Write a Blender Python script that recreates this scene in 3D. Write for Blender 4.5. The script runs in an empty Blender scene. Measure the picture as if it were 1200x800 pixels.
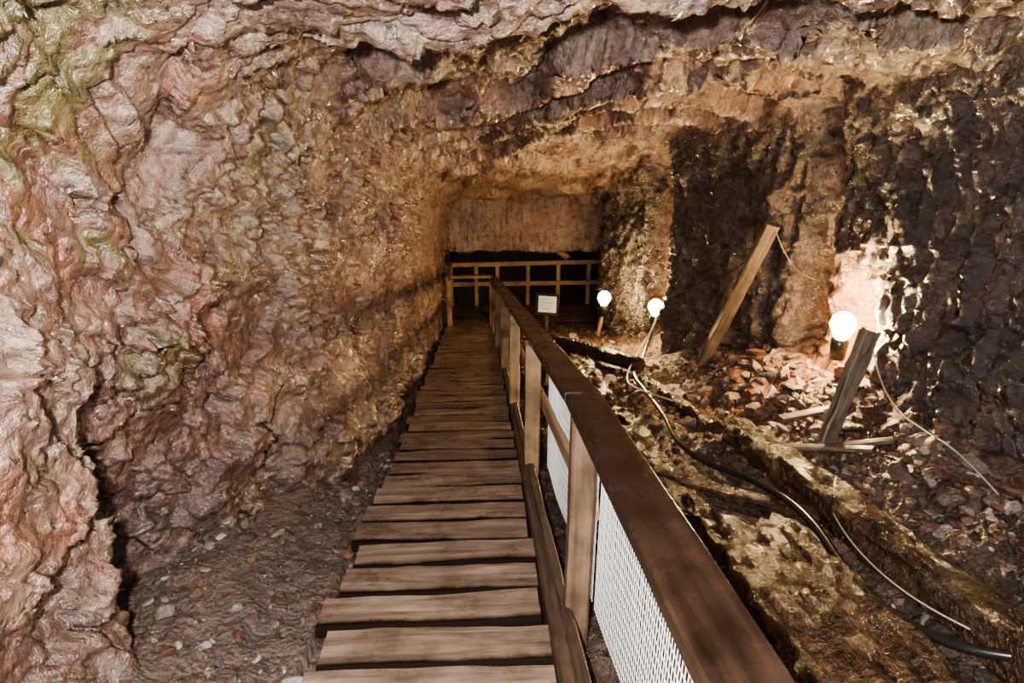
import bpy, math, random
import numpy as np
from mathutils import Vector, Matrix
random.seed(7); rng=np.random.default_rng(7)
S=0.2962; EYE=1.564
scene=bpy.context.scene
try:
    scene.view_settings.view_transform='AgX'; scene.view_settings.look='AgX - Medium High Contrast'
except Exception as ex: print(ex)
def W(x,y,h): return Vector((x,y,h-S*y))
# ---------------- numpy noise -----------------
def _h(ix,iy,iz,s):
    n=(ix.astype(np.int64)*73856093)^(iy.astype(np.int64)*19349663)^(iz.astype(np.int64)*83492791)^(s*2654435761)
    n&=0xffffffff
    n=((n^(n>>16))*0x45d9f3b)&0xffffffff
    n=((n^(n>>16))*0x45d9f3b)&0xffffffff
    n=n^(n>>16)
    return n.astype(np.float64)/4294967295.0
def vnoise(P,s=0):
    i=np.floor(P); f=P-i; i=i.astype(np.int64)
    f=f*f*f*(f*(f*6-15)+10); r=0
    for dx in (0,1):
        wx=f[...,0] if dx else 1-f[...,0]
        for dy in (0,1):
            wy=f[...,1] if dy else 1-f[...,1]
            for dz in (0,1):
                wz=f[...,2] if dz else 1-f[...,2]
                r=r+wx*wy*wz*_h(i[...,0]+dx,i[...,1]+dy,i[...,2]+dz,s)
    return r*2-1
def fbm(P,o=4,s=0,g=.5):
    a=1;r=0;t=0
    for k in range(o):
        r=r+a*vnoise(P*(2**k)+k*17.3,s+k); t+=a; a*=g
    return r/t
def facet(P,s=0,tilt=1.0,dist=False):
    i=np.floor(P).astype(np.int64)
    best=np.full(P.shape[:-1],9.);sec=best.copy();val=np.zeros_like(best)
    for dx in(-1,0,1):
        for dy in(-1,0,1):
            for dz in(-1,0,1):
                cx,cy,cz=i[...,0]+dx,i[...,1]+dy,i[...,2]+dz
                q0=P[...,0]-(cx+_h(cx,cy,cz,s)); q1=P[...,1]-(cy+_h(cx,cy,cz,s+1)); q2=P[...,2]-(cz+_h(cx,cy,cz,s+2))
                d=q0*q0+q1*q1+q2*q2
                v=(_h(cx,cy,cz,s+3)-.5)+tilt*(q0*(_h(cx,cy,cz,s+4)-.5)+q1*(_h(cx,cy,cz,s+5)-.5)+q2*(_h(cx,cy,cz,s+6)-.5))*1.6
                m=d<best
                sec=np.where(m,best,np.minimum(sec,d)); val=np.where(m,v,val); best=np.where(m,d,best)
    if dist: return val,np.sqrt(sec)-np.sqrt(best),np.sqrt(best)
    return val,np.sqrt(sec)-np.sqrt(best)
def sstep(a,b,x):
    t=np.clip((x-a)/(b-a),0,1); return t*t*(3-2*t)
def gsm(A,sig,axis):
    k=int(max(1,sig*3)); w=np.exp(-.5*(np.arange(-k,k+1)/sig)**2); w/=w.sum()
    pad=[(0,0),(0,0)]; pad[axis]=(k,k); B=np.pad(A,pad,mode='edge')
    return np.apply_along_axis(lambda v:np.convolve(v,w,'valid'),axis,B)
# ---------------- materials -------------------
def mat(name):
    m=bpy.data.materials.new(name); m.use_nodes=True
    nt=m.node_tree; b=nt.nodes['Principled BSDF']; return m,nt,b
def N(nt,t,**k):
    n=nt.nodes.new(t)
    for a,v in k.items():
        if a in n.inputs: n.inputs[a].default_value=v
        else: setattr(n,a,v)
    return n
def ramp(nt,fac,stops):
    r=nt.nodes.new('ShaderNodeValToRGB'); nt.links.new(fac,r.inputs[0])
    e=r.color_ramp.elements
    while len(e)<len(stops): e.new(.5)
    for el,(p,c) in zip(e,stops):
        el.position=p; el.color=(c,c,c,1) if isinstance(c,(int,float)) else (*c,1)
    return r.outputs[0]
def mul(nt,a,b,f=1.0,mode='MULTIPLY'):
    m=nt.nodes.new('ShaderNodeMixRGB'); m.blend_type=mode; 
    if isinstance(f,(int,float)): m.inputs[0].default_value=f
    else: nt.links.new(f,m.inputs[0])
    for i,v in ((1,a),(2,b)):
        if isinstance(v,tuple): m.inputs[i].default_value=(*v,1)
        else: nt.links.new(v,m.inputs[i])
    return m.outputs[0]
def rock_mat(name,rlo=.2,rhi=.6,bump=.05,sc=1.0,var=1.0,cob=-.6,spec=.7,coat=0.0):
    m,nt,b=mat(name); L=nt.links.new
    tc=N(nt,'ShaderNodeTexCoord'); O=tc.outputs['Object']
    at=N(nt,'ShaderNodeAttribute'); at.attribute_name='Col'
    n1=N(nt,'ShaderNodeTexNoise',Scale=8*sc,Detail=6.0,Roughness=.65); L(O,n1.inputs['Vector'])
    n2=N(nt,'ShaderNodeTexNoise',Scale=34*sc,Detail=4.0,Roughness=.75); L(O,n2.inputs['Vector'])
    v=N(nt,'ShaderNodeTexVoronoi',Scale=17*sc) 
    wp=N(nt,'ShaderNodeMixRGB'); wp.blend_type='ADD'; wp.inputs[0].default_value=.05; L(O,wp.inputs[1]); L(n1.outputs['Color'],wp.inputs[2]); L(wp.outputs[0],v.inputs['Vector'])
    c=mul(nt,at.outputs['Color'],ramp(nt,n1.outputs['Fac'],[(.3,.5),(.5,1.),(.7,1.5)]),.8*var)
    c=mul(nt,c,ramp(nt,n2.outputs['Fac'],[(.3,.35),(.55,1.1),(.75,1.8)]),.75*var)
    c=mul(nt,c,mul(nt,v.outputs['Color'],(1,1,1),.78,'MIX'),.5)
    L(c,b.inputs['Base Color'])
    L(ramp(nt,n1.outputs['Fac'],[(.38,rlo),(.65,rhi)]),b.inputs['Roughness'])
    h1=N(nt,'ShaderNodeMath',operation='MULTIPLY'); L(n1.outputs['Fac'],h1.inputs[0]); h1.inputs[1].default_value=.55
    ad=N(nt,'ShaderNodeMath',operation='MULTIPLY_ADD'); L(n2.outputs['Fac'],ad.inputs[0]); ad.inputs[1].default_value=.6; L(h1.outputs[0],ad.inputs[2])
    ad2=N(nt,'ShaderNodeMath',operation='MULTIPLY_ADD'); L(v.outputs['Distance'],ad2.inputs[0]); ad2.inputs[1].default_value=cob; L(ad.outputs[0],ad2.inputs[2])
    bp=N(nt,'ShaderNodeBump',Strength=1.0,Distance=bump); L(ad2.outputs[0],bp.inputs['Height']); L(bp.outputs[0],b.inputs['Normal'])
    b.inputs['Specular IOR Level'].default_value=spec
    if coat:
        b.inputs['Coat Weight'].default_value=coat; b.inputs['Coat Roughness'].default_value=.13; b.inputs['Coat IOR'].default_value=1.8
        L(bp.outputs[0],b.inputs['Coat Normal'])
    return m
def wood_mat(name,c1,c2,rough=(.35,.7),bump=.004,sc=1.0,blotch=.8,b2=.3,gap_shade=None):
    m,nt,b=mat(name); L=nt.links.new
    tc=N(nt,'ShaderNodeTexCoord'); oi=N(nt,'ShaderNodeObjectInfo')
    cb=N(nt,'ShaderNodeCombineXYZ')
    for i in range(3):
        q=N(nt,'ShaderNodeMath',operation='MULTIPLY'); L(oi.outputs['Random'],q.inputs[0]); q.inputs[1].default_value=13.7+i*9; L(q.outputs[0],cb.inputs[i])
    ad=N(nt,'ShaderNodeVectorMath',operation='ADD'); L(tc.outputs['Object'],ad.inputs[0]); L(cb.outputs[0],ad.inputs[1])
    mp=N(nt,'ShaderNodeMapping'); mp.inputs['Scale'].default_value=(26*sc,26*sc,1.6*sc)
    L(ad.outputs[0],mp.inputs[0])
    n=N(nt,'ShaderNodeTexNoise',Scale=1.0,Detail=6.0,Roughness=.6,Distortion=.5); L(mp.outputs[0],n.inputs['Vector'])
    n2=N(nt,'ShaderNodeTexNoise',Scale=5.0,Detail=5.0,Roughness=.65); L(ad.outputs[0],n2.inputs['Vector'])
    c=ramp(nt,n.outputs['Fac'],[(.32,c1),(.68,c2)])
    c=mul(nt,c,ramp(nt,n2.outputs['Fac'],[(.32,.4),(.6,1.1)]),blotch)
    c=mul(nt,c,ramp(nt,oi.outputs['Random'],[(0,.75),(1,1.1)]),1.0)
    if gap_shade is not None:
        # shade of the gap between treads, painted along the near edge (local x)
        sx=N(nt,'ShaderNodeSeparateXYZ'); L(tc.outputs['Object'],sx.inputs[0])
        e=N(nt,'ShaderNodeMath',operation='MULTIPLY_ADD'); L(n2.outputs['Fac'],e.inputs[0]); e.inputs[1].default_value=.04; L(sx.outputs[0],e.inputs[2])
        mr=N(nt,'ShaderNodeMapRange'); mr.inputs['From Min'].default_value=gap_shade+.02-.014; mr.inputs['From Max'].default_value=gap_shade+.02+.014; L(e.outputs[0],mr.inputs['Value'])
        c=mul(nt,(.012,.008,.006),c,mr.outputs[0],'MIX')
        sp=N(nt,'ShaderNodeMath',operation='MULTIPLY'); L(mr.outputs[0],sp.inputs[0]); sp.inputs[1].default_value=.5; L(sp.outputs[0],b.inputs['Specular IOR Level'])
    L(c,b.inputs['Base Color'])
    L(ramp(nt,n2.outputs['Fac'],[(.35,rough[0]),(.65,rough[1])]),b.inputs['Roughness'])
    n3=N(nt,'ShaderNodeTexNoise',Scale=22.0,Detail=4.0,Roughness=.7); L(ad.outputs[0],n3.inputs['Vector'])
    ma=N(nt,'ShaderNodeMath',operation='MULTIPLY_ADD'); L(n3.outputs['Fac'],ma.inputs[0]); ma.inputs[1].default_value=b2; L(n.outputs['Fac'],ma.inputs[2])
    bp=N(nt,'ShaderNodeBump',Strength=1.0,Distance=bump); L(ma.outputs[0],bp.inputs['Height']); L(bp.outputs[0],b.inputs['Normal'])
    return m
def flat_mat(name,c,r=.5,metal=0,em=None,es=0):
    m,nt,b=mat(name)
    n=N(nt,'ShaderNodeTexNoise',Scale=30.0,Detail=3.0)
    tc=N(nt,'ShaderNodeTexCoord'); nt.links.new(tc.outputs['Object'],n.inputs['Vector'])
    nt.links.new(mul(nt,(*c,),ramp(nt,n.outputs['Fac'],[(.3,.75),(.7,1.1)]),.6),b.inputs['Base Color'])
    b.inputs['Roughness'].default_value=r; b.inputs['Metallic'].default_value=metal
    if em: b.inputs['Emission Color'].default_value=(*em,1); b.inputs['Emission Strength'].default_value=es
    return m
M_rock=rock_mat('rock_wet_red',.16,.45,.035,1.0,.9,-.6,.9,1.0)
M_ceil=rock_mat('rock_ceiling',.2,.5,.035,1.0,.9,-.4,.8,.8)
M_dark=rock_mat('rock_dark_wet',.12,.4,.05,.9,1.0,-.3,.9,.6)
M_ground=rock_mat('ground_gravel',.2,.6,.03,2.0)
M_stone=rock_mat('rubble_stone',.2,.55,.012,2.5,1.0)
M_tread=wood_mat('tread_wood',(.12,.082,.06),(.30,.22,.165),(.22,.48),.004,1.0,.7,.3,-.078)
M_rail=wood_mat('rail_wet_wood',(.012,.007,.005),(.036,.020,.013),(.15,.38),.003)
M_post=wood_mat('post_wood',(.10,.062,.038),(.24,.155,.095),(.4,.7),.003)
M_pale=wood_mat('pale_timber',(.28,.17,.09),(.46,.31,.18),(.4,.7),.003)
M_old=wood_mat('old_timber',(.08,.06,.043),(.22,.165,.12),(.4,.75),.008)
M_rot=wood_mat('rotten_timber',(.016,.008,.005),(.125,.064,.03),(.1,.38),.045,.8,.9,1.2)
M_str=wood_mat('stringer_wood',(.035,.021,.014),(.10,.062,.042),(.3,.6),.004)
M_wire=flat_mat('galvanised_wire',(.85,.85,.83),.4,.3)
M_black=flat_mat('black_rubber',(.015,.014,.013),.25)
M_white=flat_mat('grey_cable_sheath',(.42,.37,.3),.4)
M_copper=flat_mat('rusty_strip',(.35,.16,.07),.35,.5)
M_sign=flat_mat('sign_face',(.6,.66,.75),.35)
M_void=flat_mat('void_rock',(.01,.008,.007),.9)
M_bulb=flat_mat('bulb_glass',(1,.9,.7),.3,0,(1,.74,.34),60)
# ---------------- mesh helpers ----------------
def newobj(name,verts,faces,m,smooth=False,parent=None,col=None):
    me=bpy.data.meshes.new(name)
    verts=np.asarray(verts,dtype=np.float32)
    if isinstance(faces,np.ndarray):
        k=faces.shape[1]; me.vertices.add(len(verts)); me.vertices.foreach_set('co',verts.ravel())
        me.loops.add(faces.size); me.loops.foreach_set('vertex_index',faces.astype(np.int32).ravel())
        me.polygons.add(len(faces)); me.polygons.foreach_set('loop_start',(np.arange(len(faces))*k).astype(np.int32))
        me.update(calc_edges=True)
    else:
        me.from_pydata([tuple(map(float,v)) for v in verts],[],faces)
    me.validate()
    me.polygons.foreach_set('use_smooth',[smooth]*len(me.polygons))
    if col is not None:
        a=me.color_attributes.new('Col','FLOAT_COLOR','POINT')
        c=np.ones((len(verts),4),dtype=np.float32); c[:,:3]=col; a.data.foreach_set('color',c.ravel())
    me.materials.append(m)
    o=bpy.data.objects.new(name,me); scene.collection.objects.link(o)
    if parent: o.parent=parent
    return o
def empty(name,loc=(0,0,0)):
    e=bpy.data.objects.new(name,None); e.location=(0,0,0); scene.collection.objects.link(e); e.empty_display_size=.1; return e
_bs=[0]
def beam(name,a,b,w,t,m,parent=None,noise=.004,bev=.008,up=Vector((0,0,1)),seg=None,nsc=6.0,taper=1.0,round_=False,ends=0):
    """squared or round timber from a to b, local Z along its length"""
    _bs[0]+=1; a=Vector(a); b=Vector(b); L=(b-a).length; z=(b-a).normalized()
    x=up.cross(z)
    if x.length<1e-3: x=Vector((1,0,0))
    x.normalize(); y=z.cross(x)
    n=seg or max(4,int(L/.05)); n=min(n,110)
    if round_:
        K=16; prof=np.array([(math.cos(2*math.pi*k/K)*w/2,math.sin(2*math.pi*k/K)*t/2) for k in range(K)])
    else:
        c=bev; hw,ht=w/2,t/2
        pts=[]
        for (sx,sy) in((1,1),(-1,1),(-1,-1),(1,-1)):
            if sx*sy>0: pts+= [(sx*hw,sy*(ht-c)),(sx*(hw-c),sy*ht)]
            else: pts+= [(sx*(hw-c),sy*ht),(sx*hw,sy*(ht-c))]
        prof=[]
        for i in range(8):
            p,q=pts[i],pts[(i+1)%8]; prof.append(p)
            d=math.hypot(q[0]-p[0],q[1]-p[1]); kk=int(min(14,max(3,d/.03))) if d>.04 else 0
            for j in range(kk): f=(j+1)/(kk+1); prof.append((p[0]+(q[0]-p[0])*f,p[1]+(q[1]-p[1])*f))
        prof=np.array(prof)
    K=len(prof); zs=np.linspace(0,L,n+1)
    V=np.zeros((n+1,K,3))
    V[:,:,0]=prof[None,:,0]; V[:,:,1]=prof[None,:,1]; V[:,:,2]=zs[:,None]
    sc=1+(taper-1)*(zs/L); V[:,:,:2]*=sc[:,None,None]
    if noise:
        q=V*np.array([nsc*2,nsc*2,nsc*.5])+_bs[0]*7.7
        V[:,:,0]+=fbm(q,3,11)*noise*1.5; V[:,:,1]+=fbm(q,3,31)*noise*1.5
        if ends:
            V[0,:,2]+=fbm(V[0]*30+_bs[0],2,5)*ends; V[-1,:,2]+=fbm(V[-1]*30+_bs[0],2,6)*ends
    vs=V.reshape(-1,3).tolist(); fs=[]
    for i in range(n):
        for k in range(K):
            k2=(k+1)%K; fs.append((i*K+k,i*K+k2,(i+1)*K+k2,(i+1)*K+k))
    fs.append(tuple(reversed(range(K)))); fs.append(tuple(range(n*K,n*K+K)))
    o=newobj(name,vs,fs,m,False,parent)
    R=Matrix((x,y,z)).transposed().to_4x4(); o.matrix_world=Matrix.Translation(a)@R
    return o
def curve(name,pts,r,m,parent=None):
    cu=bpy.data.curves.new(name,'CURVE'); cu.dimensions='3D'; cu.bevel_depth=r; cu.bevel_resolution=3; cu.resolution_u=10
    sp=cu.splines.new('NURBS'); sp.points.add(len(pts)-1); sp.use_endpoint_u=True; sp.order_u=3
    for p,q in zip(sp.points,pts): p.co=(*q,1)
    cu.materials.append(m); o=bpy.data.objects.new(name,cu); scene.collection.objects.link(o)
    if parent: o.parent=parent
    return o
# ---------------- tunnel shell ----------------
Ys=list(np.linspace(-1.6,1.1,24,endpoint=False)); y=1.1
while y<18: Ys.append(y); y+=.0062*y+.001
GYs=np.array(Ys)
for a_,b_,n_ in((6.2,6.4,14),(6.7,6.95,14),(9.28,9.5,16),(10.55,10.9,16),(13.9,14.25,60)): Ys+=list(np.linspace(a_,b_,n_))
Ys=np.unique(np.round(np.array(Ys),4)); NY=len(Ys)
def tab(pairs): 
    a=np.array(pairs); return np.interp(Ys,a[:,0],a[:,1])
XLb=tab([(-1.6,-1.3),(1.5,-1.33),(2.15,-1.4),(2.4,-1.9),(2.9,-1.95),(3.3,-1.6),(4.5,-1.0),(6,-.88),(9,-.8),(14,-.7),(18,-.7)])
XL2=tab([(-1.6,-1.3),(1.5,-1.28),(2.2,-1.28),(2.42,-1.72),(2.9,-1.5),(3.3,-1.38),(4.5,-1.05),(6,-.92),(9,-.82),(14,-.7),(18,-.7)])
XL3=tab([(-1.6,-1.4),(1.5,-1.3),(2.3,-1.3),(3.0,-1.18),(3.3,-1.3),(4.5,-1.1),(6,-.97),(9,-.84),(14,-.7),(18,-.7)])
XL4=tab([(-1.6,-1.3),(2.2,-1.25),(3.3,-1.2),(4.5,-1.1),(6,-.95),(9,-.83),(14,-.7),(18,-.7)])
XC0=tab([(-1.6,-.7),(2.2,-.7),(3.3,-.75),(4.5,-.8),(6,-.75),(9,-.65),(14,-.55),(18,-.6)])
HC0=tab([(-1.6,2.35),(2.5,2.28),(2.9,2.26),(3.1,2.42),(4,2.42),(6,2.5),(9,2.62),(11,2.6),(12.5,2.55),(14,2.4),(18,3.5)])
HC1=tab([(-1.6,2.5),(2.9,2.42),(3.1,2.70),(5,2.68),(7,2.8),(9,2.85),(11,2.72),(12.5,2.6),(14,2.4),(18,3.5)])
HC2=tab([(-1.6,2.55),(2.9,2.6),(5,2.7),(7,2.9),(9,2.95),(11,2.78),(12.5,2.6),(14,2.4),(18,3.5)])
XR=tab([(-1.6,2.9),(2,3.0),(3.85,3.12),(5,3.25),(6.26,3.22),(6.36,3.85),(6.78,3.85),(6.92,3.2),(9.3,2.55),(9.42,3.2),(10.65,3.3),(10.82,2.6),(12.5,2.15),(12.7,2.7),(14,2.8),(18,3.)])
keysL=np.array([0,.8,1.55,2.1,2.75,3.45,4.65,5.85,7.05,7.65,8.45,9.15,9.75,10.55])
NP=680; U=np.linspace(0,10.55,NP)
KX=np.stack([XLb,XLb,XL2,XL3,XL4,XC0,0*Ys+.6,0*Ys+1.8,XR-.18,XR,XR,XR,XR+.02,XR+.05],1)
KH=np.stack([0*Ys-.8,0*Ys,0*Ys+.75,0*Ys+1.3,0*Ys+1.95,HC0,HC1,HC2,HC2-.02,0*Ys+2.3,0*Ys+1.4,0*Ys+.6,0*Ys,0*Ys-.8],1)
X=np.stack([np.interp(U,keysL,KX[i]) for i in range(NY)]); H=np.stack([np.interp(U,keysL,KH[i]) for i in range(NY)])
X9=gsm(X,9,1); H9=gsm(H,9,1); X4=gsm(X,3.5,1); H4=gsm(H,3.5,1)
Y=np.repeat(Ys[:,None],NP,1)
UU=np.repeat(U[None],NY,0)
wk=sstep(5.6,6.4,UU); X=X9*(1-wk)+X4*wk; H=H9*(1-wk)+H4*wk
cw=sstep(2.9,3.8,UU)*(1-sstep(6.6,7.4,UU))
Pc=np.stack([X*.5,Y*.35,H*0],-1)
ph=(Y+1.3*vnoise(Pc*1.3,77)+.3*vnoise(Pc*6,78)+.25*X)/1.35
saw=ph-np.floor(ph); saw=np.where(saw<.88,saw/.88,1-(saw-.88)/.12)
H=H+cw*saw*.26*sstep(2.6,3.4,Y)*(1-.4*sstep(8,11,Y))
X=X+.55*np.exp(-((Y-5.85)/.35)**2-((H-.65)/.5)**2)*sstep(8,8.6,UU)
cap=np.interp(Ys,[0,13.95,14.15,18],[9,9,1.46,2.6])[:,None]; cap=np.where(cap>2.9,9,cap); H=np.minimum(H,cap)
Z=H-S*Y
P=np.stack([X,Y,Z],-1)
def gnorm(P):
    du=np.gradient(P,axis=1); dv=np.gradient(P,axis=0)
    n=np.cross(dv,du); n/=np.linalg.norm(n,axis=-1,keepdims=True)+1e-9; return n
Nn=gnorm(P)
inward=np.stack([.9-X,0*X,1.2-H],-1)
sg=np.sign((Nn*inward).sum(-1).mean()); Nn*=sg
Q=np.stack([X,Y,H],-1)
wL=1-sstep(2.9,3.6,UU); wR=sstep(6.9,7.4,UU); wC=1-wL-wR
big=fbm(Q*np.array([1,.9,1])*1.1,3,1)
wr=np.stack([fbm(Q*1.7,2,201),fbm(Q*1.7,2,202),fbm(Q*1.7,2,203)],-1)*.25
f1,e1=facet((Q+wr)*np.array([2.2,1.6,2.2]),5)
f2,e2=facet((Q+wr*.6)*np.array([5.5,4.,5.5]),25)
f3,e3=facet((Q+wr*.5)*np.array([12,9.,12.]),45)
Qc=(Q+wr)*np.array([1.6,4.5,5]) ; fc,ec=facet(Qc,65)
fn,en,dn=facet((Q+wr*.4)*np.array([8.,6.5,8.]),165,1,True)
dome=np.sqrt(np.clip(1-(dn/.52)**2,0,1))*(fn>-.1)
fm,em_,dm=facet((Q+wr*.4)*np.array([15.,12,15.]),185,1,True)
dome2=np.sqrt(np.clip(1-(dm/.5)**2,0,1))*(fm>-.2)
Qr=(Q+wr*.8)*np.array([5,5,.9]); rid=1-np.abs(fbm(Qr,4,90))*2.4
Qr2=(Q+wr*.8)*np.array([11,11,2.2]); rid2=1-np.abs(fbm(Qr2,3,95))*2.4
fine=fbm(Q*9,4,120); med=fbm(Q*3.4,4,130)
wn=sstep(-.15,.2,fbm(Q*1.2,2,150)+.3*sstep(1.2,2.2,H)-.05)
dL=.13*big+.08*f1+.04*f2+.02*f3+.08*med+.02*fine+wn*(.05*dome+.025*dome2)
dC=.10*big+.04*f1+.05*fc+.03*f2+.018*f3+.06*med+.02*fine+wn*.012*dome
dR=.10*big+.03*f1+.09*(rid-.3)+.05*(rid2-.3)+.02*f2+.02*fine
D=wL*dL+wC*dC+wR*dR
narrow=sstep(6,10,Y)*(1-wR)*.35; D=D*(1-narrow)
P2=P+Nn*D[...,None]
def C(*c): return np.array(c)[None,None,:]
def mixc(a,b,t): return a*(1-t[...,None])+b*t[...,None]
na=fbm(Q*1.6,4,301); nb=fbm(Q*3.2,4,305); nc=fbm(Q*7,4,309)
colL=mixc(C(.15,.070,.048)+0*Q,C(.25,.148,.108)+0*Q,sstep(-.25,.3,na))
colL=mixc(colL,C(.38,.285,.225)+0*Q,(sstep(.15,.5,f2)*.3+(dome>.1)*(fn>.15)*wn*.4))
colL=mixc(colL,C(.24,.085,.045)+0*Q,sstep(.12,.4,nb)*.55)
green=sstep(.16,.40,fbm(Q*2.0,3,340)+.9*nc+.06*sstep(2.6,1.8,Y))*sstep(.6,1.3,H)*(1-sstep(3.2,4.6,Y))
colL=mixc(colL,C(.115,.125,.03)+0*Q,green*.65)
colL=mixc(colL,C(.26,.15,.11)+0*Q,sstep(4,8,Y)*.6)
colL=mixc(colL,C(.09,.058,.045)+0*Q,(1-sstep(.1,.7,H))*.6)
colC=mixc(C(.17,.10,.075)+0*Q,C(.31,.215,.165)+0*Q,sstep(-.25,.3,nb))
colC=mixc(colC,C(.25,.11,.07)+0*Q,sstep(0,.35,na)*.5)
colC=mixc(colC,C(.17,.12,.06)+0*Q,sstep(5,7,UU)*(1-sstep(5,7,Y))*.5)
colR=mixc(C(.028,.016,.013)+0*Q,C(.085,.05,.04)+0*Q,sstep(-.2,.35,nb))
colR=mixc(colR,C(.09,.066,.057)+0*Q,sstep(6.85,6.95,Y)*(1-sstep(9.2,9.4,Y))*.5)
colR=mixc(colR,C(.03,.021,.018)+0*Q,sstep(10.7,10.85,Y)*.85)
rec=np.maximum(sstep(6.25,6.35,Y)*(1-sstep(6.75,6.9,Y)),sstep(9.3,9.45,Y)*(1-sstep(10.6,10.8,Y)))
pocket=np.exp(-((Y-5.85)/.4)**2-((H-.6)/.55)**2)
rec=np.clip(rec+pocket,0,1)
colR=mixc(colR,C(.38,.17,.07)+0*Q,rec*.9)  # orange lamp glow painted into the rock colour of recesses and pocket
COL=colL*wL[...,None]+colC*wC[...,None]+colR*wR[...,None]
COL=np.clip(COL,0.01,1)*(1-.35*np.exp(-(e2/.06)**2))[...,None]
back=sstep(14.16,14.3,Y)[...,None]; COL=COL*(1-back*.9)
VN=gnorm(P2)*sg
def shell(name,u0,u1,m):
    i0,i1=np.searchsorted(U,u0),min(np.searchsorted(U,u1),NP-1)
    sub=P2[:,i0:i1+1]; n=i1-i0+1
    idx=np.arange(NY*n).reshape(NY,n)
    F=np.stack([idx[:-1,:-1],idx[:-1,1:],idx[1:,1:],idx[1:,:-1]],-1).reshape(-1,4)
    if sg>0: F=F[:,::-1]
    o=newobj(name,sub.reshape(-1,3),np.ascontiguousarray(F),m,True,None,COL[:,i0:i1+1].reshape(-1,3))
    try: o.data.normals_split_custom_set_from_vertices(VN[:,i0:i1+1].reshape(-1,3).tolist())
    except Exception as ex: print('normals',ex)
    return o
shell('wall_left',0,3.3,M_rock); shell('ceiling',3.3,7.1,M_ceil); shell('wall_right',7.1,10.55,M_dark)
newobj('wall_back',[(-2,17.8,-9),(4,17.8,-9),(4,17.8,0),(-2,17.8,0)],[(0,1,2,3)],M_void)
# ---------------- ground ----------------------
def ground_h(x,y,detail=True):
    x=np.asarray(x,float); y=np.asarray(y,float)
    h=np.full(x.shape,-.17)
    h=h+.10*np.exp(-((x+1.35)/.35)**2)
    h=h-.06*((x>-.75)&(x<.5))
    h=h+.36*sstep(2.15,3.2,x)+.04*sstep(.4,.9,x)
    h=h+.16*np.exp(-((x-2.9)/.6)**2-((y-6.3)/1.2)**2)
    h=h-.38*np.exp(-((x-1.5)/.25)**4-((y-3.45)/.22)**4)
    h=h-3.0*sstep(14.35,15.0,y)
    p=np.stack([x,y,0*x],-1)
    r=sstep(.3,.8,x)
    h=h+fbm(p*2.2,3,400)*(.05+.05*r)
    if detail:
        f,e=facet(p*np.array([7,7,7])+.3,410); f_,e_=facet(p*19+.3,430)
        h=h+(f*.045+f_*.02)*(.5+.5*r)+fbm(p*14,3,440)*.022
    return h
NXg=460; gx=np.linspace(-2.3,4.3,NXg); GX,GY=np.meshgrid(gx,GYs)
GH=ground_h(GX,GY); G=np.stack([GX,GY,GH-S*GY],-1)
gp=np.stack([GX,GY,GH],-1); gn=fbm(gp*3,4,500)
gc=mixc(C(.045,.027,.019)+0*gp,C(.14,.088,.06)+0*gp,sstep(-.3,.35,gn))
gc=mixc(gc,C(.17,.122,.098)+0*gp,(1-sstep(-.8,-.6,GX))*.75)
gc=mixc(gc,C(.02,.014,.011)+0*gp,sstep(-.7,-.6,GX)*(1-sstep(.25,.35,GX)))  # shade under the stairs, darkened into the ground colour
gc=mixc(gc,C(.24,.115,.065)+0*gp,np.exp(-((GX-2.9)/.7)**2-((GY-6)/1.4)**2)*.8)
NG=len(GYs); idx=np.arange(NG*NXg).reshape(NG,NXg)
F=np.stack([idx[:-1,:-1],idx[:-1,1:],idx[1:,1:],idx[1:,:-1]],-1).reshape(-1,4)
newobj('floor',G.reshape(-1,3),F,M_ground,True,None,gc.reshape(-1,3))
# ---------------- rubble ----------------------
import bmesh
def stone_variants(n,sub):
    out=[]
    for k in range(n):
        bm=bmesh.new(); bmesh.ops.create_icosphere(bm,subdivisions=sub,radius=1)
        v=np.array([q.co[:] for q in bm.verts]); f=np.array([[a.index for a in g.verts] for g in bm.faces]); bm.free()
        for j in range(9):
            d=rng.normal(size=3); d/=np.linalg.norm(d); c=rng.uniform(.3,.65)
            s=v@d; over=np.clip(s-c,0,None); v=v-over[:,None]*d
        v=v*1.25*np.array([1,rng.uniform(.55,1),rng.uniform(.4,.75)]); out.append((v,f))
    return out
SV=stone_variants(14,4); SVs=stone_variants(12,2)
def rubble(name,pts,sizes,cols):
    VV=[];FF=[];CC=[];o=0
    hs=ground_h(np.array([p[0] for p in pts]),np.array([p[1] for p in pts]))
    for (x,y,lift),s,c,h in zip(pts,sizes,cols,hs):
        v,f=(SV if s>.07 else SVs)[rng.integers(12)]
        a=rng.uniform(0,6.28); b=rng.uniform(-.6,.6)
        R=np.array(Matrix.Rotation(a,3,'Z')@Matrix.Rotation(b,3,'X'))
        w=(v*s)@R.T+np.array([x,y,h-S*y+s*.2+lift]); VV.append(w);FF.append(f+o);CC.append(np.tile(c,(len(v),1)));o+=len(v)
    return newobj(name,np.concatenate(VV),np.concatenate(FF),M_stone,False,None,np.concatenate(CC))
pal=np.array([(.14,.09,.068),(.18,.09,.065),(.20,.145,.12),(.10,.065,.048),(.36,.30,.26),(.16,.07,.042)])
def scatter(n,fx,fy,slo,shi,pw=2.5):
    pts=[];sz=[];cl=[]
    while len(pts)<n:
        x=fx();yy=fy()
        wallx=np.interp(yy,Ys,XR)-.12
        if x>wallx: continue
        s=slo+(shi-slo)*rng.random()**pw
        if .42<x<.55 and s>.03: continue
        pts.append((x,yy,0)); sz.append(s); cl.append(pal[rng.integers(len(pal))]*rng.uniform(.6,1.15))
    return pts,sz,cl
pts=[];sz=[];cl=[]
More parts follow.
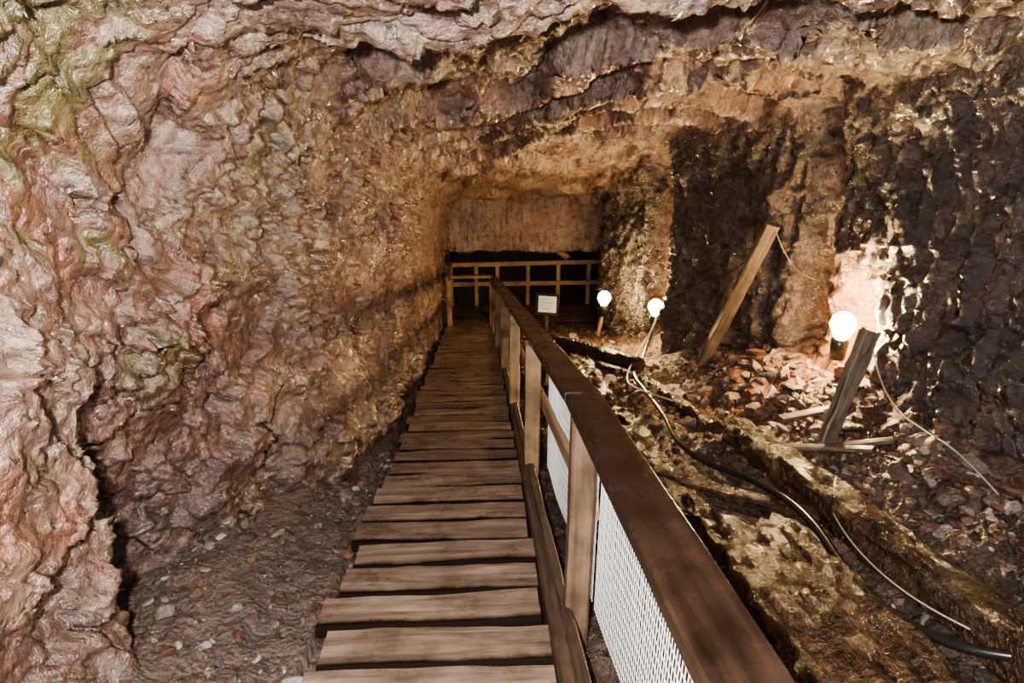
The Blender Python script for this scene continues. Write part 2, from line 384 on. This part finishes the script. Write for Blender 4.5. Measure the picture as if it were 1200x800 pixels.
for a in [scatter(2800,lambda:rng.uniform(.5,3.3),lambda:1.2+rng.random()**1.5*12,.006,.035,2.5),
          scatter(1100,lambda:2.4+.35*abs(rng.normal()),lambda:rng.uniform(1.8,8.5),.012,.06,3),
          scatter(420,lambda:2.75+.4*rng.normal(),lambda:6.2+.9*rng.normal(),.02,.11,2.4),
          scatter(60,lambda:2.9+.2*rng.normal(),lambda:rng.uniform(2.6,4.2),.04,.11,1.8),
          scatter(150,lambda:1.35+.5*rng.normal(),lambda:rng.uniform(6,12),.02,.1,2)]:
    for p,s,c in zip(*a):
        if p[0]>.47: pts.append(p);sz.append(s);cl.append(c)
rubble('rubble_stones',pts,sz,cl)
pts=[];sz=[];cl=[]
for _ in range(420):
    yy=2+3.0*rng.random()**1.2; xl=np.interp(yy,Ys,XLb)+.14
    x=rng.uniform(xl,-.74); pts.append((x,yy,0)); sz.append(.008+.04*rng.random()**4); cl.append(pal[rng.integers(6)]*.85)
rubble('gravel_stones',pts,sz,cl)
# ---------------- staircase -------------------
st=empty('wooden_staircase'); run=.2685
k=0; yy=-.35; th=math.radians(10.8)
while yy<13.75:
    jl,jr=rng.uniform(-.035,.035),rng.uniform(-.012,.012); dep=.236+rng.uniform(-.008,.008)
    xl=-.66+jl; xr=.232+jr
    tz=rng.uniform(-.006,.006)
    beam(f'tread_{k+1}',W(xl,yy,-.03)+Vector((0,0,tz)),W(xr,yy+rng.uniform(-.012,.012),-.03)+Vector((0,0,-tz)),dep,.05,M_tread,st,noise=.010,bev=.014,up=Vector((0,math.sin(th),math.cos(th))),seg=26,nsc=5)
    beam(f'riser_{k+1}',W(xl+.03,yy+.125,-.085),W(xr-.012,yy+.125,-.085),.02,.06,M_black,st,noise=0,bev=.003,seg=4)
    yy+=run;k+=1
for nm,xx,hh in(('stringer_right',.27,-.06),('stringer_left',-.60,-.17)):
    beam(nm,W(xx,-.8,hh),W(xx-.0,13.7,hh),.06 if xx>0 else .05,.2 if xx>0 else .14,M_str,st,noise=.003,up=Vector((0,0,1)),seg=90)
beam('kerb_board',W(.335,-.8,-.03),W(.295,6,-.03),.05,.16,M_str,st,noise=.004,seg=80)
# ---------------- handrail --------------------
hr=empty('wooden_handrail')
def railx(y): return np.interp(y,[-1,2.5,12.5],[.405,.385,.235])
def railh(y): return np.interp(y,[-1,.79,2.45,12.5],[.78,.86,.975,.975])
def rb(nm,y0,y1,w,t,dh,dx,m,n=.002):
    return beam(nm,W(railx(y0)+dx,y0,railh(y0)+dh),W(railx(y1)+dx,y1,railh(y1)+dh),w,t,m,hr,noise=n,bev=.006,up=Vector((0,0,1)),seg=60)
rb('top_rail_1',-1,2.44,.14,.045,-.022,0,M_rail)
rb('top_rail_2',2.46,7.4,.14,.045,-.022,0,M_rail)
rb('top_rail_3',7.41,12.6,.14,.045,-.022,0,M_rail)
rb('under_rail_1',-1,2.44,.035,.10,-.095,.035,M_rail)
rb('under_rail_2',2.46,12.6,.035,.10,-.095,.035,M_rail)
rb('mid_rail',2.3,12.6,.035,.09,-.47,.04,M_pale)
pys=[.35,2.27,4.15,6.0,7.9,9.8,11.3,12.5]
for i,py in enumerate(pys):
    x=railx(py)-.02-(.02 if i>1 else .0)
    beam(f'post_{i+1}',W(x,py,-.25),W(x,py,railh(py)-.045),.095,.095,M_pale if i in(2,3) else M_post,hr,noise=.003,bev=.01,up=Vector((0,1,0)),seg=24)
def mesh_panel(nm,y0,y1,h0,top,dx,sp=.022,sh=.045,r=.0013):
    V=[];Fc=[]
    def wire(a,b,rr):
        a=Vector(a);b=Vector(b);d=(b-a).normalized(); u=d.cross(Vector((1,0,0))).normalized()*rr; w=Vector((1,0,0))*rr
        o=len(V)
        for p in(a,b):
            for q in(u+w,u-w,-u-w,-u+w): V.append(tuple(p+q))
        for j in range(4): j2=(j+1)%4; Fc.append((o+j,o+j2,o+4+j2,o+4+j))
    n=int((y1-y0)/sp)
    for i in range(n+1):
        yy=y0+i*sp+rng.normal()*.001; x=railx(yy)+dx+.006*math.sin(yy*5)
        wire(W(x,yy,h0),W(x,yy+rng.normal()*.002,railh(yy)+top),r)
    m=int((.95-h0+top)/sh)+1
    for j in range(m):
        f=j/(m-1); 
        for s in range(12):
            ya,yb=y0+(y1-y0)*s/12,y0+(y1-y0)*(s+1)/12
            wire(W(railx(ya)+dx+.006*math.sin(ya*5)+.002,ya,h0+(railh(ya)+top-h0)*f),W(railx(yb)+dx+.006*math.sin(yb*5)+.002,yb,h0+(railh(yb)+top-h0)*f),r)
    newobj(nm,V,Fc,M_wire,False,hr)
mesh_panel('wire_mesh_1',-.6,2.24,.03,-.06,.055,.024,.045,.0014)
mesh_panel('wire_mesh_2',2.3,4.12,.03,-.06,.055,.03,.05)
# ---------------- landing ---------------------
ld=empty('wooden_landing'); z0=-S*13.8-.03
for i in range(8):
    beam(f'board_{i+1}',(-.68,13.78+i*.118,z0),(2.6,13.78+i*.118,z0),.11,.04,M_str,ld,noise=.002,seg=10)
lr=empty('landing_railing')
def lb(nm,a,b,w=.05,t=.09,m=M_pale): beam(nm,a,b,w,t,m,lr,noise=.002,seg=10)
lb('top_rail',(-.68,14.62,z0+.95),(2.55,14.62,z0+.98)); lb('mid_rail',(-.68,14.62,z0+.52),(2.55,14.62,z0+.52))
for i,x in enumerate((-.64,-.1,.35,1.0,1.65,2.3)):
    lb(f'post_{i+1}',(x,14.67,z0-.1),(x,14.67,z0+.95),.08,.08)
lb('side_rail',(-.62,12.6,-S*12.6+.95),(-.62,14.6,z0+.98)); lb('side_post',(-.60,12.7,-S*12.7-.1),(-.60,12.7,-S*12.7+.95),.09,.09)
lb('gate_rail',(-.62,13.9,z0+.93),(.2,13.9,z0+.93),.09,.05); lb('gate_post',(.2,13.9,z0-.0),(.2,13.9,z0+.93),.08,.08)
tp=empty('leaning_timbers')
beam('plank_1',(1.3,15.0,z0+1.38),(1.9,15.0,z0+.95),.12,.05,M_pale,tp,up=Vector((0,1,0)))
beam('plank_2',(1.35,15.1,z0+1.28),(2.5,15.1,z0+1.25),.05,.1,M_pale,tp)
# ---------------- props and debris ------------
beam('leaning_prop',W(2.60,7.8,-.1),W(2.98,7.1,1.76),.15,.10,M_old,None,noise=.012,bev=.01,up=Vector((0,1,0)),ends=.02)
beam('leaning_stump',W(2.52,4.5,-.05),W(2.86,4.8,.88),.12,.10,M_old,None,noise=.014,bev=.012,up=Vector((0,1,0)),ends=.03)
beam('timber_sleeper',W(1.98,1.3,-.02),W(2.06,5.0,-.02),.22,.20,M_rot,None,noise=.024,bev=.03,ends=.05,nsc=7)
beam('rotten_plank',W(1.40,.9,-.10),W(1.44,3.15,-.06),.55,.11,M_rot,None,noise=.03,bev=.02,ends=.15,nsc=10)
beam('rotten_plank',W(1.12,3.3,-.08),W(1.22,5.9,-.08),.36,.10,M_rot,None,noise=.03,bev=.02,ends=.15,nsc=10)
beam('rotten_plank',W(1.15,6.3,-.08),W(1.3,8.9,-.06),.34,.10,M_rot,None,noise=.03,bev=.02,ends=.15,nsc=10)
beam('cross_timber',W(1.05,4.1,-.06),W(1.95,3.35,-.10),.13,.11,M_rot,None,noise=.015,bev=.02,ends=.04)
beam('mine_log',W(1.05,10.7,-.0),W(1.95,8.1,.0),.2,.2,M_rot,None,noise=.02,round_=True,ends=.03)
beam('mine_log',W(2.0,5.3,-.1),W(1.9,7.6,-.1),.15,.15,M_rot,None,noise=.02,round_=True,ends=.03)
for a,b,w in [((2.35,4.9,.12),(2.95,5.0,.2),.08),((2.45,4.3,.06),(2.95,4.15,.17),.05),((2.2,4.5,.0),(2.65,4.1,.1),.06),((.7,5.3,-.05),(1.1,6.9,-.03),.1),((.75,7.2,-.05),(1.0,9.2,-.03),.12)]:
    beam('broken_board',W(*a),W(*b),w,.03,M_old,None,noise=.006,bev=.004,ends=0)
sn=empty('information_sign')
beam('sign_post',W(.97,10.05,-.1),W(.97,10.05,.55),.05,.05,M_str,sn,seg=6)
a=W(.97,9.98,.66)
def box(nm,c,sx,sy,sz,m,rot,parent):
    bm=bmesh.new(); bmesh.ops.create_cube(bm,size=1)
    for v in bm.verts: v.co=Vector((v.co.x*sx,v.co.y*sy,v.co.z*sz))
    bmesh.ops.bevel(bm,geom=bm.edges[:],offset=min(sx,sy,sz)*.2,segments=2,affect='EDGES')
    me=bpy.data.meshes.new(nm); bm.to_mesh(me); bm.free(); me.materials.append(m); o=bpy.data.objects.new(nm,me); scene.collection.objects.link(o)
    o.matrix_world=Matrix.Translation(c)@rot.to_4x4(); o.parent=parent; return o
Rr=Matrix.Rotation(.1,3,'Z')@Matrix.Rotation(-.5,3,'X')@Matrix.Rotation(.12,3,'Y')
box('sign_frame',a,.34,.03,.32,M_black,Rr,sn); box('sign_panel',a+Rr@Vector((0,-.017,0)),.27,.006,.24,M_sign,Rr,sn)
for j in range(4): box(f'text_line_{j+1}',a+Rr@Vector((-.02,-.021,.07-.045*j)),.18,.003,.006,M_black,Rr,sn)
# ---------------- cables ----------------------
def gw(x,y,l=.02): return W(x,y,float(ground_h(np.array([x]),np.array([y]),False)[0])+.05+l)
curve('power_cable',[W(2.5,9.5,.5),W(2.35,9.2,.2),gw(2.1,8.6),gw(1.77,7.67),gw(1.7,6.6),gw(1.58,5.4,.05),gw(1.47,4.7,.05),gw(1.55,4.2,.05),gw(1.75,3.95,.05),gw(1.8,3.25,.1),gw(1.66,2.45,.08),gw(1.72,2.0,.08),gw(1.92,1.82,.12),gw(2.2,1.7,.12)],.021,M_black)
curve('rusty_strip',[gw(1.74,3.3,.1),gw(1.68,2.9,.08),gw(1.60,2.45,.08),gw(1.72,2.1,.08)],.008,M_copper)
curve('lamp_wire',[W(2.5,9.45,.55),W(2.35,9.1,.35),W(2.15,8.8,.15),W(1.85,8.1,.0),W(1.6,7.2,.0),W(1.55,6.6,.02),W(1.8,6.0,.02)],.009,M_white)
curve('thin_cable',[W(3.12,5.2,.75),W(3.05,4.9,.5),W(2.95,4.4,.3),gw(2.9,4.0,.06),gw(2.8,3.5,.05),gw(2.75,3.1,.05)],.006,M_white)
curve('thin_cable',[gw(2.2,3.9,.05),gw(1.88,3.2,.12),gw(1.8,2.6,.1),gw(1.86,2.1,.1),gw(2.0,1.8,.1)],.004,M_white)
curve('hanging_wire',[W(2.98,7.1,1.75),W(2.9,7.2,1.45),W(2.75,7.6,1.2),W(2.6,8.0,1.1),W(2.45,8.7,.9),W(2.45,9.3,.62)],.006,M_black)
curve('hanging_wire',[W(2.98,7.1,1.75),W(3.02,6.9,1.5),W(3.08,6.6,1.25),W(3.12,6.3,1.2)],.005,M_white)
# ---------------- mine lamps ------------------
def lathe(nm,prof,m,parent,loc,sc=1.0):
    K=20;V=[];Fc=[]
    for r,z in prof:
        for k in range(K): V.append((sc*r*math.cos(2*math.pi*k/K),sc*r*math.sin(2*math.pi*k/K),sc*z))
    for i in range(len(prof)-1):
        for k in range(K): k2=(k+1)%K; Fc.append((i*K+k,i*K+k2,(i+1)*K+k2,(i+1)*K+k))
    o=newobj(nm,V,Fc,m,True,None); o.matrix_world=Matrix.Translation(loc); o.parent=parent; return o
def lamp(x,y,h,gx,gy,power,sc=1.6,hb=-.1,col=(1,.66,.32)):
    e=empty('mine_lamp'); p=W(x,y,h)
    beam('stake',W(gx,gy,hb),p+Vector((0,.03,-.10*sc)),.05,.05,M_pale,e,seg=8)
    lathe('socket',[(0.001,-.13),(.028,-.13),(.032,-.06),(.02,-.05)],M_black,e,p,sc)
    lathe('bulb',[(.018,-.055),(.03,-.035),(.047,0),(.04,.03),(.02,.048),(.001,.052)],M_bulb,e,p,sc)
    l=bpy.data.lights.new('bulb_light','POINT'); l.energy=power; l.color=col; l.shadow_soft_size=.055*sc
    o=bpy.data.objects.new('bulb_light',l); o.location=p; scene.collection.objects.link(o); o.parent=e
lamp(3.17,5.74,.80,3.02,5.95,1300,2.4,0)
lamp(2.50,9.62,.62,2.45,9.6,700,2.3,0)
lamp(2.0,11.0,.66,1.93,11.0,500,2.3,0)
lamp(3.62,6.62,1.5,3.6,6.7,45,.9,0)  # unseen lamp added inside the recess to light it orange
lamp(.3,15.4,-.9,.3,15.5,300,1,-2.0)  # unseen lamp added below the landing to warm its rails
def pl(nm,loc,e,c,r):
    l=bpy.data.lights.new(nm,'POINT'); l.energy=e;l.color=c;l.shadow_soft_size=r
    o=bpy.data.objects.new(nm,l); o.location=loc; scene.collection.objects.link(o)
pl('camera_flash',(-.14,-.1,EYE+.12),1050,(1,.98,.95),.03)
pl('rear_fill',(-.1,-1.3,2.1),120,(1,.88,.75),.15)  # unseen fill added behind the camera for gentler light falloff
w=bpy.data.worlds.new('World'); scene.world=w; w.use_nodes=True
w.node_tree.nodes['Background'].inputs[0].default_value=(.9,.75,.6,1); w.node_tree.nodes['Background'].inputs[1].default_value=.01
cam=bpy.data.cameras.new('camera'); cam.lens=25.5; cam.sensor_width=36; cam.clip_start=.02
co=bpy.data.objects.new('camera',cam); co.location=(0,0,EYE); co.rotation_euler=(math.radians(66),0,math.radians(-2.58))
scene.collection.objects.link(co); scene.camera=co
